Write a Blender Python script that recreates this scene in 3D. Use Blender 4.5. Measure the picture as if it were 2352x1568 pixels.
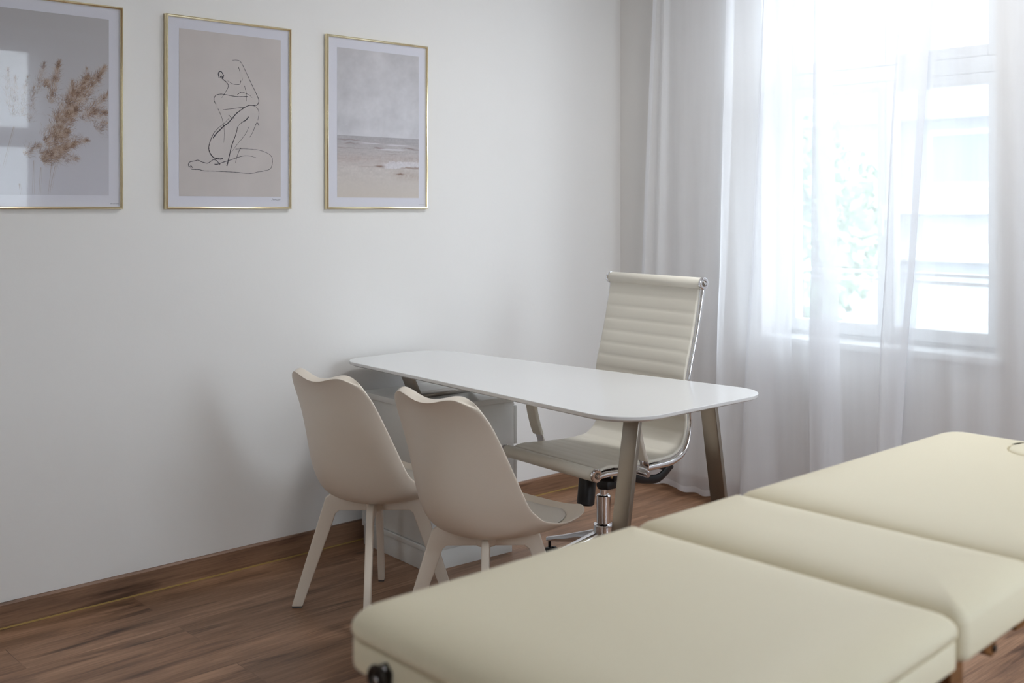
import bpy, bmesh, math, random
import numpy as np
from mathutils import Vector, Matrix, noise

C = bpy.context.scene.collection
for o in list(bpy.data.objects): bpy.data.objects.remove(o)
PI = math.pi
R = math.radians
SKY_LOW, SKY_HIGH = 3.2, 34.0
FILL_LAMP_W = 30.0

# ------------------------------------------------------------------ camera
cam_d = bpy.data.cameras.new('camera')
cam = bpy.data.objects.new('camera', cam_d); C.objects.link(cam)
cam.location = (-4.1378, -3.6853, 1.35)
cam.rotation_euler = (R(90), 0, R(47.40 - 90))
cam_d.sensor_width = 36; cam_d.lens = 38.1
cam_d.shift_y = -0.1297
cam_d.clip_start = 0.05; cam_d.clip_end = 200
cam_d.dof.use_dof = True; cam_d.dof.focus_distance = 3.7; cam_d.dof.aperture_fstop = 3.2
bpy.context.scene.camera = cam

# ------------------------------------------------------------------ world, exposure
w = bpy.data.worlds.new('sky'); bpy.context.scene.world = w; w.use_nodes = True
bg = w.node_tree.nodes['Background']
# overcast sky, made brighter behind the camera as fill, dimmer past the street window
def wn(t, **k):
    n = w.node_tree.nodes.new(t)
    for a_, v_ in k.items(): setattr(n, a_, v_)
    return n
_tc = wn('ShaderNodeTexCoord'); _dp = wn('ShaderNodeVectorMath', operation='DOT_PRODUCT')
_dp.inputs[1].default_value = Vector((-0.05, -0.85, 0.52)).normalized()
_mr = wn('ShaderNodeMapRange', interpolation_type='SMOOTHSTEP')
for i_, v_ in zip((1, 2, 3, 4), (0.42, 0.97, SKY_LOW, SKY_HIGH)): _mr.inputs[i_].default_value = v_
w.node_tree.links.new(_tc.outputs['Generated'], _dp.inputs[0]); w.node_tree.links.new(_dp.outputs['Value'], _mr.inputs[0])
w.node_tree.links.new(_mr.outputs[0], bg.inputs[1])
bg.inputs[0].default_value = (0.80, 0.91, 1.0, 1)
vs = bpy.context.scene.view_settings
bpy.context.scene.display_settings.display_device = 'sRGB'
vs.view_transform = 'Standard'; vs.look = 'None'; vs.gamma = 1; vs.use_curve_mapping = False
vs.exposure = -0.42

def portal(loc, rot, sx, sy):
    l = bpy.data.lights.new('window_portal', 'AREA'); l.shape = 'RECTANGLE'; l.size = sx; l.size_y = sy
    l.cycles.is_portal = True
    o = bpy.data.objects.new('window_portal', l); C.objects.link(o); o.location = loc; o.rotation_euler = rot
portal((0.30, -1.375, 1.73), (0, R(90), 0), 1.95, 1.06)       # street window in the picture
portal((-5.50, -3.30, 1.73), (0, R(-90), 0), 1.95, 1.15)       # unseen window added beside the camera as fill
portal((-1.625, -5.50, 1.73), (R(90), 0, 0), 1.25, 1.95)       # window behind the camera

# unseen ceiling lamp added above the desk to brighten the room
LX, LY, LZ = -1.10, -1.80, 2.79
_l = bpy.data.lights.new('fill_lamp_light', 'AREA'); _l.shape = 'DISK'; _l.size = .52; _l.energy = FILL_LAMP_W; _l.color = (.95, .98, 1.0)
_lo = bpy.data.objects.new('fill_lamp_light', _l); C.objects.link(_lo); _lo.location = (LX, LY, LZ - .005)

# ------------------------------------------------------------------ materials
def mat(name, col, rough=0.5, metal=0.0, **k):
    m = bpy.data.materials.new(name); m.use_nodes = True
    b = m.node_tree.nodes['Principled BSDF']
    b.inputs['Base Color'].default_value = (*col, 1)
    b.inputs['Roughness'].default_value = rough; b.inputs['Metallic'].default_value = metal
    for a, v in k.items(): b.inputs[a.replace('_', ' ')].default_value = v
    return m
def N(m, t, **kw):
    n = m.node_tree.nodes.new(t)
    for a, v in kw.items():
        if a.startswith('i_'): n.inputs[a[2:].replace('_', ' ')].default_value = v
        else: setattr(n, a, v)
    return n
def L(m, a, b): m.node_tree.links.new(a, b)
def bump(m, scale, strength, dist=0.001, detail=4):
    b = m.node_tree.nodes['Principled BSDF']
    tc = N(m, 'ShaderNodeTexCoord'); n = N(m, 'ShaderNodeTexNoise', i_Scale=scale, i_Detail=detail)
    bp = N(m, 'ShaderNodeBump', i_Strength=strength, i_Distance=dist)
    L(m, tc.outputs['Object'], n.inputs['Vector']); L(m, n.outputs['Fac'], bp.inputs['Height']); L(m, bp.outputs[0], b.inputs['Normal'])
    return m
def ramp(m, src, stops):
    r = N(m, 'ShaderNodeValToRGB'); e = r.color_ramp.elements
    e[0].position, e[0].color = stops[0][0], (*stops[0][1], 1)
    e[1].position, e[1].color = stops[-1][0], (*stops[-1][1], 1)
    for p, c in stops[1:-1]:
        x = e.new(p); x.color = (*c, 1)
    L(m, src, r.inputs[0]); return r.outputs[0]
def mix(m, fac, a, b, mode='MIX'):
    n = N(m, 'ShaderNodeMix', data_type='RGBA', blend_type=mode)
    for s, v in ((n.inputs[0], fac), (n.inputs[6], a), (n.inputs[7], b)):
        if hasattr(v, 'is_linked'): L(m, v, s)
        elif isinstance(v, tuple): s.default_value = (*v, 1)
        else: s.default_value = v
    return n.outputs[2]

M = {}
M['wall'] = bump(mat('wall_paint', (0.785, 0.765, 0.745), 0.75), 60, 0.25, 0.0012)
M['wall_warm'] = bump(mat('beige_wall_paint', (0.72, 0.62, 0.52), 0.8), 60, 0.2, 0.001)
M['ceiling'] = mat('ceiling_paint', (0.88, 0.87, 0.85), 0.9)
M['white_paint'] = mat('white_window_paint', (0.82, 0.83, 0.84), 0.35)
M['desk_white'] = mat('white_lacquer', (0.80, 0.80, 0.80), 0.16)
M['cab_white'] = mat('cabinet_white', (0.74, 0.73, 0.70), 0.28)
M['shell'] = bump(mat('cream_moulded_plastic', (0.86, 0.77, 0.66), 0.42), 900, 0.12, 0.0004)
M['pad'] = mat('cream_soft_pad', (0.78, 0.73, 0.66), 0.55)
M['leather'] = bump(mat('cream_leather', (0.80, 0.755, 0.66), 0.45), 700, 0.15, 0.0005)
M['vinyl'] = bump(mat('cream_vinyl', (0.88, 0.80, 0.60), 0.55, Specular_IOR_Level=0.3), 600, 0.1, 0.0004)
M['chrome'] = mat('chrome', (0.82, 0.82, 0.85), 0.09, 1.0)
M['steel'] = mat('brushed_steel', (0.33, 0.295, 0.255), 0.30, 1.0)
M['black'] = mat('black_plastic', (0.012, 0.012, 0.014), 0.4)
M['darkmetal'] = mat('dark_latch_metal', (0.05, 0.045, 0.04), 0.3, 0.8)
M['gold'] = mat('brass_frame', (0.82, 0.72, 0.48), 0.27, 1.0)
M['mat'] = mat('white_passepartout', (0.74, 0.73, 0.77), 0.8)
M['ink'] = mat('dark_ink', (0.035, 0.03, 0.04), 0.7)
M['foot'] = mat('grey_felt', (0.10, 0.09, 0.085), 0.9)
M['yellow'] = mat('yellow_edge_strip', (0.42, 0.28, 0.09), 0.6)
M['facade'] = mat('grey_facade', (0.50, 0.54, 0.58), 0.9)
M['facade_light'] = mat('pale_facade_band', (0.72, 0.72, 0.72), 0.9)
M['dark_pane'] = mat('dark_window_pane', (0.30, 0.35, 0.42), 0.1)
M['leaf'] = mat('green_leaves', (0.20, 0.30, 0.17), 0.8)
M['bark'] = mat('brown_bark', (0.12, 0.09, 0.07), 0.9)
M['ground'] = mat('grey_asphalt', (0.22, 0.22, 0.22), 0.9)
M['fill_lamp_glass'] = mat('fill_lamp_opal_glass', (0.9, 0.9, 0.9), 0.4, Emission_Color=(1, .96, .91, 1), Emission_Strength=6.0)
M['door'] = mat('white_door_paint', (0.78, 0.77, 0.75), 0.4)

def wood(name, dark, mid, light, sx, sy, rough, planks=None, rot=0.0, knots=True, axis='X'):
    """grain runs along local X; planks=(width, length) adds boards"""
    m = mat(name, mid, rough); b = m.node_tree.nodes['Principled BSDF']
    tc = N(m, 'ShaderNodeTexCoord'); src = tc.outputs['Object']
    if planks:
        br = N(m, 'ShaderNodeTexBrick', offset=0.37, offset_frequency=2, squash=1.0)
        br.inputs['Scale'].default_value = 1.0
        br.inputs['Brick Width'].default_value = planks[1]; br.inputs['Row Height'].default_value = planks[0]
        br.inputs['Mortar Size'].default_value = 0.0012; br.inputs['Mortar Smooth'].default_value = 0.3; br.inputs['Bias'].default_value = 0
        br.inputs['Color1'].default_value = (0, 0, 0, 1); br.inputs['Color2'].default_value = (1, 1, 1, 1); br.inputs['Mortar'].default_value = (.5, .5, .5, 1)
        L(m, src, br.inputs['Vector'])
        off = N(m, 'ShaderNodeVectorMath', operation='SCALE'); off.inputs['Scale'].default_value = 7.3
        L(m, br.outputs['Color'], off.inputs[0])
        ad = N(m, 'ShaderNodeVectorMath', operation='ADD'); L(m, src, ad.inputs[0]); L(m, off.outputs[0], ad.inputs[1]); src = ad.outputs[0]
    mp = N(m, 'ShaderNodeMapping'); mp.inputs['Scale'].default_value = (sx, sy, sy); L(m, src, mp.inputs['Vector'])
    n1 = N(m, 'ShaderNodeTexNoise', i_Scale=1.0, i_Detail=6, i_Roughness=0.62, i_Distortion=0.6); L(m, mp.outputs[0], n1.inputs['Vector'])
    mp2 = N(m, 'ShaderNodeMapping'); mp2.inputs['Scale'].default_value = (sx * 2.4, sy * 9, sy * 9); L(m, src, mp2.inputs['Vector'])
    n2 = N(m, 'ShaderNodeTexNoise', i_Scale=1.0, i_Detail=5, i_Roughness=0.7); L(m, mp2.outputs[0], n2.inputs['Vector'])
    base = ramp(m, n1.outputs['Fac'], [(0.28, dark), (0.46, mid), (0.72, light)])
    fine = ramp(m, n2.outputs['Fac'], [(0.30, (0.66, 0.64, 0.62)), (0.62, (1.10, 1.10, 1.10))])
    col = mix(m, 1.0, base, fine, 'MULTIPLY')
    if knots:
        mp3 = N(m, 'ShaderNodeMapping'); mp3.inputs['Scale'].default_value = (sx * 0.75, sy * 0.9, sy * .9); mp3.inputs['Location'].default_value = (3.1, 7.7, 1.2); L(m, src, mp3.inputs['Vector'])
        n3 = N(m, 'ShaderNodeTexNoise', i_Scale=1.25, i_Detail=3, i_Roughness=0.5, i_Distortion=1.2); L(m, mp3.outputs[0], n3.inputs['Vector'])
        kf = ramp(m, n3.outputs['Fac'], [(0.565, (1, 1, 1)), (0.64, (0.66, 0.63, 0.62)), (0.72, (0.40, 0.37, 0.36))])
        col = mix(m, 1.0, col, kf, 'MULTIPLY')
        # small round knots
        mp4 = N(m, 'ShaderNodeMapping'); mp4.inputs['Scale'].default_value = (2.2, 5.5, 5.5); L(m, src, mp4.inputs['Vector'])
        vo = N(m, 'ShaderNodeTexVoronoi', i_Scale=1.0, i_Randomness=1.0); L(m, mp4.outputs[0], vo.inputs['Vector'])
        kv = ramp(m, vo.outputs['Distance'], [(0.03, (0.30, 0.24, 0.22)), (0.075, (0.8, .78, .77)), (0.11, (1, 1, 1))])
        col = mix(m, 0.8, col, kv, 'MULTIPLY')
    if planks:
        tone = ramp(m, br.outputs['Color'], [(0, (0.90, 0.89, 0.88)), (1, (1.08, 1.07, 1.06))])
        col = mix(m, 1.0, col, tone, 'MULTIPLY')
        col = mix(m, br.outputs['Fac'], col, mix(m, 1.0, col, (0.78, .76, .75), 'MULTIPLY'))
    L(m, col, b.inputs['Base Color'])
    bp = N(m, 'ShaderNodeBump', i_Strength=0.10, i_Distance=0.001); L(m, n2.outputs['Fac'], bp.inputs['Height']); L(m, bp.outputs[0], b.inputs['Normal'])
    return m
M['floor'] = wood('oak_laminate', (0.15, 0.080, 0.046), (0.30, 0.163, 0.094), (0.47, 0.280, 0.175), 1.7, 12.0, 0.42, planks=(0.19, 1.28))
M['base'] = wood('oak_skirting', (0.19, 0.105, 0.064), (0.255, 0.142, 0.086), (0.32, 0.185, 0.113), 1.5, 14, 0.45)
M['beech'] = wood('orange_beech', (0.15, 0.062, 0.018), (0.22, 0.092, 0.026), (0.28, 0.125, 0.04), 2, 20, 0.4, knots=False)

# brushed streaks on steel
b = M['steel'].node_tree.nodes['Principled BSDF']
b.inputs['Anisotropic'].default_value = 0.4

def glass(name, gl=0.06, tint=(1, 1, 1)):
    m = bpy.data.materials.new(name); m.use_nodes = True; nt = m.node_tree; nt.nodes.clear()
    o = N(m, 'ShaderNodeOutputMaterial'); t = N(m, 'ShaderNodeBsdfTransparent'); t.inputs[0].default_value = (*tint, 1)
    g = N(m, 'ShaderNodeBsdfGlossy', i_Roughness=0.02); f = N(m, 'ShaderNodeFresnel', i_IOR=1.45)
    ge = N(m, 'ShaderNodeNewGeometry'); mu = N(m, 'ShaderNodeMath', operation='SUBTRACT', use_clamp=True); L(m, f.outputs[0], mu.inputs[0]); L(m, ge.outputs['Backfacing'], mu.inputs[1])
    x = N(m, 'ShaderNodeMixShader'); L(m, mu.outputs[0], x.inputs[0]); L(m, t.outputs[0], x.inputs[1]); L(m, g.outputs[0], x.inputs[2]); L(m, x.outputs[0], o.inputs[0])
    return m
M['glass'] = glass('window_glass')
M['picglass'] = glass('picture_glass', tint=(0.97, 0.97, 0.98))

def sheer(name, fac_t, col, trans=0.62):
    m = bpy.data.materials.new(name); m.use_nodes = True; nt = m.node_tree; nt.nodes.clear()
    o = N(m, 'ShaderNodeOutputMaterial'); t = N(m, 'ShaderNodeBsdfTransparent')
    d = N(m, 'ShaderNodeBsdfDiffuse'); d.inputs[0].default_value = (*col, 1)
    tr = N(m, 'ShaderNodeBsdfTranslucent'); tr.inputs[0].default_value = (*col, 1)
    a = N(m, 'ShaderNodeMixShader', i_Fac=trans); L(m, d.outputs[0], a.inputs[1]); L(m, tr.outputs[0], a.inputs[2])
    # thread weave: slight variation of density along the cloth
    tc = N(m, 'ShaderNodeTexCoord'); mp = N(m, 'ShaderNodeMapping'); mp.inputs['Scale'].default_value = (40, 40, 3); L(m, tc.outputs['Object'], mp.inputs[0])
    n = N(m, 'ShaderNodeTexNoise', i_Scale=1.0, i_Detail=2); L(m, mp.outputs[0], n.inputs['Vector'])
    mr = N(m, 'ShaderNodeMapRange'); mr.inputs['To Min'].default_value = fac_t + .025; mr.inputs['To Max'].default_value = fac_t - .025; L(m, n.outputs['Fac'], mr.inputs['Value'])
    x = N(m, 'ShaderNodeMixShader'); L(m, mr.outputs[0], x.inputs[0]); L(m, a.outputs[0], x.inputs[1]); L(m, t.outputs[0], x.inputs[2]); L(m, x.outputs[0], o.inputs[0])
    return m
M['sheer'] = sheer('white_voile', 0.36, (0.94, 0.94, 0.96), 0.46)
M['sheer_hem'] = sheer('white_voile_hem', 0.12, (0.88, 0.88, 0.90))

def vcol_mat(name):
    m = mat(name, (1, 1, 1), 0.7); a = N(m, 'ShaderNodeVertexColor', layer_name='print'); L(m, a.outputs[0], m.node_tree.nodes['Principled BSDF'].inputs['Base Color'])
    return m
M['print'] = vcol_mat('printed_paper')

# ------------------------------------------------------------------ helpers
def obj(name, bm, m, parent=None, smooth=False, bevel=0, segs=2, subsurf=0, angle=None):
    me = bpy.data.meshes.new(name)
    bmesh.ops.recalc_face_normals(bm, faces=bm.faces)
    bm.to_mesh(me); bm.free()
    for x in (m if isinstance(m, (list, tuple)) else [m]): me.materials.append(x)
    if smooth: me.polygons.foreach_set('use_smooth', [True] * len(me.polygons))
    o = bpy.data.objects.new(name, me); C.objects.link(o)
    if parent: o.parent = parent
    if bevel:
        b = o.modifiers.new('bevel', 'BEVEL'); b.width = bevel; b.segments = segs; b.limit_method = 'ANGLE'; b.angle_limit = R(40); b.harden_normals = False
        me.polygons.foreach_set('use_smooth', [True] * len(me.polygons))
    if subsurf:
        s = o.modifiers.new('subsurf', 'SUBSURF'); s.levels = subsurf; s.render_levels = subsurf
    if angle:
        me.polygons.foreach_set('use_smooth', [True] * len(me.polygons))
        es = bmesh.new(); es.from_mesh(me)
        for e in es.edges:
            if len(e.link_faces) == 2 and e.calc_face_angle(0) > R(angle): e.smooth = False
        es.to_mesh(me); es.free()
    return o
def thing(name, label, cat, loc=(0, 0, 0), rz=0, group=None):
    o = bpy.data.objects.new(name, None); C.objects.link(o); o.location = loc; o.rotation_euler = (0, 0, rz); o.empty_display_size = .1
    return tag(o, label, cat, group)
def tag(o, label, cat, group=None):
    o['label'] = label; o['category'] = cat
    if group: o['group'] = group
    return o
def struct(o): o['kind'] = 'structure'; return o
def box(bm, a, b, mi=0):
    v = [bm.verts.new((x, y, z)) for z in (a[2], b[2]) for y in (a[1], b[1]) for x in (a[0], b[0])]
    for f in ((0, 2, 3, 1), (4, 5, 7, 6), (0, 1, 5, 4), (2, 6, 7, 3), (0, 4, 6, 2), (1, 3, 7, 5)):
        bm.faces.new([v[i] for i in f]).material_index = mi
    return v
def boxb(a, b):
    bm = bmesh.new(); box(bm, a, b); return bm
def prism(bm, pts, axis, a, b):
    """extrude a 2-D polygon along axis from a to b"""
    def P(u, v, t):
        return {'x': (t, u, v), 'y': (u, t, v), 'z': (u, v, t)}[axis]
    A = [bm.verts.new(P(u, v, a)) for u, v in pts]; B = [bm.verts.new(P(u, v, b)) for u, v in pts]
    bm.faces.new(A); bm.faces.new(B[::-1]); n = len(pts)
    for i in range(n): bm.faces.new((A[i], A[(i + 1) % n], B[(i + 1) % n], B[i]))
def tube(bm, pts, r, n=12, cap=True, flat=None):
    """sweep circle (or ellipse flat=(ru,rv)) along a polyline"""
    pts = [Vector(p) for p in pts]; rings = []; up = None
    for i, p in enumerate(pts):
        d = ((pts[min(i + 1, len(pts) - 1)] - pts[max(i - 1, 0)])).normalized()
        if up is None:
            up = Vector((0, 1, 0)) if abs(d.y) < .8 else Vector((0, 0, 1))
        s = d.cross(up).normalized(); up = s.cross(d).normalized()
        rr = r[i] if isinstance(r, (list, tuple)) else r
        ru, rv = (rr, rr) if not flat else flat
        rings.append([bm.verts.new(p + s * ru * math.cos(2 * PI * k / n) + up * rv * math.sin(2 * PI * k / n)) for k in range(n)])
    for a, b in zip(rings, rings[1:]):
        for k in range(n): bm.faces.new((a[k], a[(k + 1) % n], b[(k + 1) % n], b[k]))
    if cap: bm.faces.new(rings[0][::-1]); bm.faces.new(rings[-1])
def lathe(bm, prof, c=(0, 0), n=28, M_=None):
    rings = []
    for r, z in prof:
        rings.append([bm.verts.new((c[0] + r * math.cos(2 * PI * k / n), c[1] + r * math.sin(2 * PI * k / n), z)) for k in range(n)])
    for a, b in zip(rings, rings[1:]):
        for k in range(n): bm.faces.new((a[k], a[(k + 1) % n], b[(k + 1) % n], b[k]))
    bm.faces.new(rings[0][::-1]); bm.faces.new(rings[-1])
    if M_ is not None: bmesh.ops.transform(bm, matrix=M_, verts=[v for r_ in rings for v in r_])
def catmull(pts, n=8):
    pts = [Vector(p) for p in pts]; out = []
    for i in range(len(pts) - 1):
        p0 = pts[max(i - 1, 0)]; p1 = pts[i]; p2 = pts[i + 1]; p3 = pts[min(i + 2, len(pts) - 1)]
        for k in range(n):
            t = k / n
            out.append(.5 * ((2 * p1) + (p2 - p0) * t + (2 * p0 - 5 * p1 + 4 * p2 - p3) * t * t + (3 * p1 - p0 - 3 * p2 + p3) * t ** 3))
    out.append(pts[-1]); return out
def rrect(pts, rad, n=8):
    """round the corners of a convex polygon (list of xy), rad per corner"""
    out = []; k = len(pts)
    for i in range(k):
        p = Vector(pts[i]); a = Vector(pts[i - 1]); b = Vector(pts[(i + 1) % k]); r = rad[i] if isinstance(rad, (list, tuple)) else rad
        u = (a - p).normalized(); v = (b - p).normalized(); ang = u.angle(v); d = r / math.tan(ang / 2)
        c = p + (u + v).normalized() * (r / math.sin(ang / 2)); s = p + u * d; e = p + v * d
        a0 = math.atan2(s.y - c.y, s.x - c.x); a1 = math.atan2(e.y - c.y, e.x - c.x); da = (a1 - a0 + PI) % (2 * PI) - PI
        for j in range(n + 1):
            t = a0 + da * j / n; out.append((c.x + r * math.cos(t), c.y + r * math.sin(t)))
    return out
def loft(bm, rings, cap0=True, cap1=True, mi=0):
    vs_ = [[bm.verts.new(p) for p in r] for r in rings]; n = len(vs_[0])
    for a, b in zip(vs_, vs_[1:]):
        for k in range(n): bm.faces.new((a[k], a[(k + 1) % n], b[(k + 1) % n], b[k])).material_index = mi
    if cap0: bm.faces.new(vs_[0][::-1])
    if cap1: bm.faces.new(vs_[-1])
    return vs_
def copy_tree(o, parent=None):
    c = o.copy(); C.objects.link(c); c.parent = parent
    for ch in list(o.children): copy_tree(ch, c)
    return c
# ------------------------------------------------------------------ room shell
RX0, RY0, RZ = -5.2, -5.35, 2.90          # room runs x RX0..0, y RY0..0
WT = 0.30                                  # outer wall thickness
def wall_x(name, x0, x1, y0, y1, holes, wm='wall'):
    """wall normal to x with rectangular openings [(ya,yb,za,zb)]"""
    bm = bmesh.new(); ys = y0
    for (a, b_, za, zb) in sorted(holes):
        box(bm, (x0, ys, 0), (x1, a, RZ)); box(bm, (x0, a, 0), (x1, b_, za)); box(bm, (x0, a, zb), (x1, b_, RZ)); ys = b_
    box(bm, (x0, ys, 0), (x1, y1, RZ))
    return struct(obj(name, bm, M[wm]))
def wall_y(name, y0, y1, x0, x1, holes, wm='wall'):
    bm = bmesh.new(); xs = x0
    for (a, b_, za, zb) in sorted(holes):
        box(bm, (xs, y0, 0), (a, y1, RZ)); 
        if za > 0: box(bm, (a, y0, 0), (b_, y1, za))
        box(bm, (a, y0, zb), (b_, y1, RZ)); xs = b_
    box(bm, (xs, y0, 0), (x1, y1, RZ))
    return struct(obj(name, bm, M[wm]))
struct(obj('floor', boxb((RX0, RY0, -0.1), (0, 0, 0)), M['floor']))
struct(obj('ceiling', boxb((RX0 - .15, RY0 - .15, RZ), (WT, .15, RZ + .1)), M['ceiling']))
wall_y('wall_left', 0, 0.15, RX0 - .15, WT, [])
wall_x('wall_window', 0, WT, RY0 - .15, 0, [(-1.90, -0.85, 0.755, 2.70)])
wall_y('wall_back', RY0 - .15, RY0, RX0 - .15, 0, [(-2.25, -1.00, 0.755, 2.70)], 'wall_warm')
wall_x('wall_rear', RX0 - .15, RX0, RY0, 0, [(-3.55, -2.85, 0.755, 2.70)], 'wall_warm')
# skirting
def skirt_prof(h, t): return [(0, 0), (t, 0), (t, h - .006), (t - .004, h), (0, h)]
bm = bmesh.new(); prism(bm, [(-u, v) for u, v in skirt_prof(.081, .015)], 'x', RX0, -0.36); struct(obj('baseboard_left', bm, M['base']))
bm = bmesh.new(); prism(bm, [(-u, v) for u, v in skirt_prof(.078, .014)], 'x', -0.3595, 0); o = struct(obj('baseboard_corner', bm, M['base']))
bm = bmesh.new(); prism(bm, [(-.0001 - u, v) for u, v in skirt_prof(.081, .015)], 'y', RY0, -0.016); struct(obj('baseboard_window', bm, M['base']))
bm = bmesh.new(); box(bm, (RX0, -.0185, 0.0), (-.016, -.015, .0045)); struct(obj('trim_1', bm, M['yellow']))

# ------------------------------------------------------------------ windows
def window(name, ax, y0, y1, z0, z1, depth, tz0, tz1, mullion=.05, sillout=.04):
    """casement window in an opening; local frame: u along the opening, d outward depth, z up. ax maps (u,d,z) to world"""
    def fb(bm, u0, u1, d0, d1, za, zb):
        p = ax(u0, d0, za); q = ax(u1, d1, zb)
        box(bm, tuple(min(a, b) for a, b in zip(p, q)), tuple(max(a, b) for a, b in zip(p, q)))
    root = struct(bpy.data.objects.new(name, None)); C.objects.link(root)
    bm = bmesh.new(); F = .045; d0, d1 = depth, depth + .07
    fb(bm, y0, y0 + F, d0, d1, z0, z1); fb(bm, y1 - F, y1, d0, d1, z0, z1); fb(bm, y0 + F, y1 - F, d0, d1, z0, z0 + F); fb(bm, y0 + F, y1 - F, d0, d1, z1 - F, z1)
    fb(bm, y0 + F, y1 - F, d0 - .012, d1, tz0 + .045, tz1 - .045)
    obj('window_frame', bm, M['white_paint'], root, bevel=.004)
    mid = (y0 + y1) / 2; sashes = []
    for (a, b_) in ((y0 + F, mid), (mid, y1 - F)):
        for (za, zb) in ((z0 + F, tz0 + .045), (tz1 - .045, z1 - F)):
            bm = bmesh.new(); S = .045; c0, c1 = d0 - .015, d0 + .045; e = .001
            sl = S if a != mid else .038; sr = S if b_ != mid else .038; sb = S * 1.2 if za < 1.2 else S
            fb(bm, a + e, a + sl, c0, c1, za + e, zb - e); fb(bm, b_ - sr, b_ - e, c0, c1, za + e, zb - e)
            fb(bm, a + sl, b_ - sr, c0, c1, za + e, za + sb); fb(bm, a + sl, b_ - sr, c0, c1, zb - S, zb - e)
            s = obj('sash', bm, M['white_paint'], root, bevel=.005); sashes.append(s)
            g = bmesh.new(); fb(g, a + sl - .004, b_ - sr + .004, d0 + .012, d0 + .016, za + sb - .004, zb - S + .004)
            obj('window_pane', g, M['glass'], s)
    bm = bmesh.new(); fb(bm, mid - .016, mid + .016, d0 - .028, d0 - .0145, 1.30, 1.37); fb(bm, mid - .010, mid + .010, d0 - .055, d0 - .028, 1.34, 1.36); fb(bm, mid - .011, mid + .011, d0 - .062, d0 - .048, 1.24, 1.36)
    obj('window_handle', bm, M['white_paint'], root, bevel=.003)
    bm = bmesh.new(); fb(bm, y0 - .035, y1 + .033, -sillout, 0, z0, z0 + .030); fb(bm, y0, y1, 0, depth, z0 + .0005, z0 + .030)
    bmesh.ops.remove_doubles(bm, verts=bm.verts, dist=.0006)
    obj('window_sill', bm, M['white_paint'], root, bevel=.006)
    return root
window('window_1', lambda u, d, z: (d, u, z), -1.90, -0.85, 0.755, 2.70, 0.15, 1.845, 2.0)
window('window_2', lambda u, d, z: (u, RY0 - d, z), -2.25, -1.00, 0.755, 2.70, 0.06, 1.845, 2.0)

window('added_fill_window', lambda u, d, z: (RX0 - d, u, z), -3.55, -2.85, 0.755, 2.70, 0.06, 1.845, 2.0)  # unseen window, added to brighten the chair backs and the table's near end

# ------------------------------------------------------------------ pictures
ZT, ZB = 2.045, 1.348
def art_grid(name, x0, x1, z0, z1, img, y, parent, strokes=None):
    """flat printed sheet on the plane y: img is an (h, w, 3) array of linear colours, row 0 = top"""
    h, w_, _ = img.shape
    xs = np.linspace(x0, x1, w_ + 1); zs = np.linspace(z1, z0, h + 1)
    X, Z = np.meshgrid(xs, zs); V = np.stack([X.ravel(), np.full(X.size, y), Z.ravel()], 1)
    i = np.arange(h)[:, None] * (w_ + 1) + np.arange(w_)[None, :]
    Fq = np.stack([i, i + w_ + 1, i + w_ + 2, i + 1], -1).reshape(-1, 4)
    verts = V.tolist(); faces = Fq.tolist(); mats = [0] * len(faces)
    cols = np.repeat(img.reshape(-1, 3), 4, axis=0)
    for pts, w0, w1 in (strokes or []):
        P = catmull([(a, 0, b) for a, b in pts], 6); n = len(P)
        base = len(verts)
        for k, p in enumerate(P):
            t = k / (n - 1); d = (P[min(k + 1, n - 1)] - P[max(k - 1, 0)]).normalized(); s = Vector((-d.z, 0, d.x))
            wd = (w0 + (w1 - w0) * t) * 0.00023 * (1 + .25 * math.sin(k * 1.7)) + .00012
            verts.append((p.x + s.x * wd, y - .0004, p.z + s.z * wd)); verts.append((p.x - s.x * wd, y - .0004, p.z - s.z * wd))
        for k in range(n - 1):
            faces.append([base + 2 * k, base + 2 * k + 1, base + 2 * k + 3, base + 2 * k + 2]); mats.append(1)
            cols = np.concatenate([cols, np.full((4, 3), .03)])
    me = bpy.data.meshes.new(name); me.from_pydata(verts, [], faces)
    ca = me.color_attributes.new('print', 'FLOAT_COLOR', 'CORNER')
    ca.data.foreach_set('color', np.concatenate([cols, np.ones((len(cols), 1))], 1).astype(np.float32).ravel())
    me.materials.append(M['print']); me.materials.append(M['ink']); me.polygons.foreach_set('material_index', mats)
    o = bpy.data.objects.new(name, me); C.objects.link(o); o.parent = parent
    return o
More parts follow.
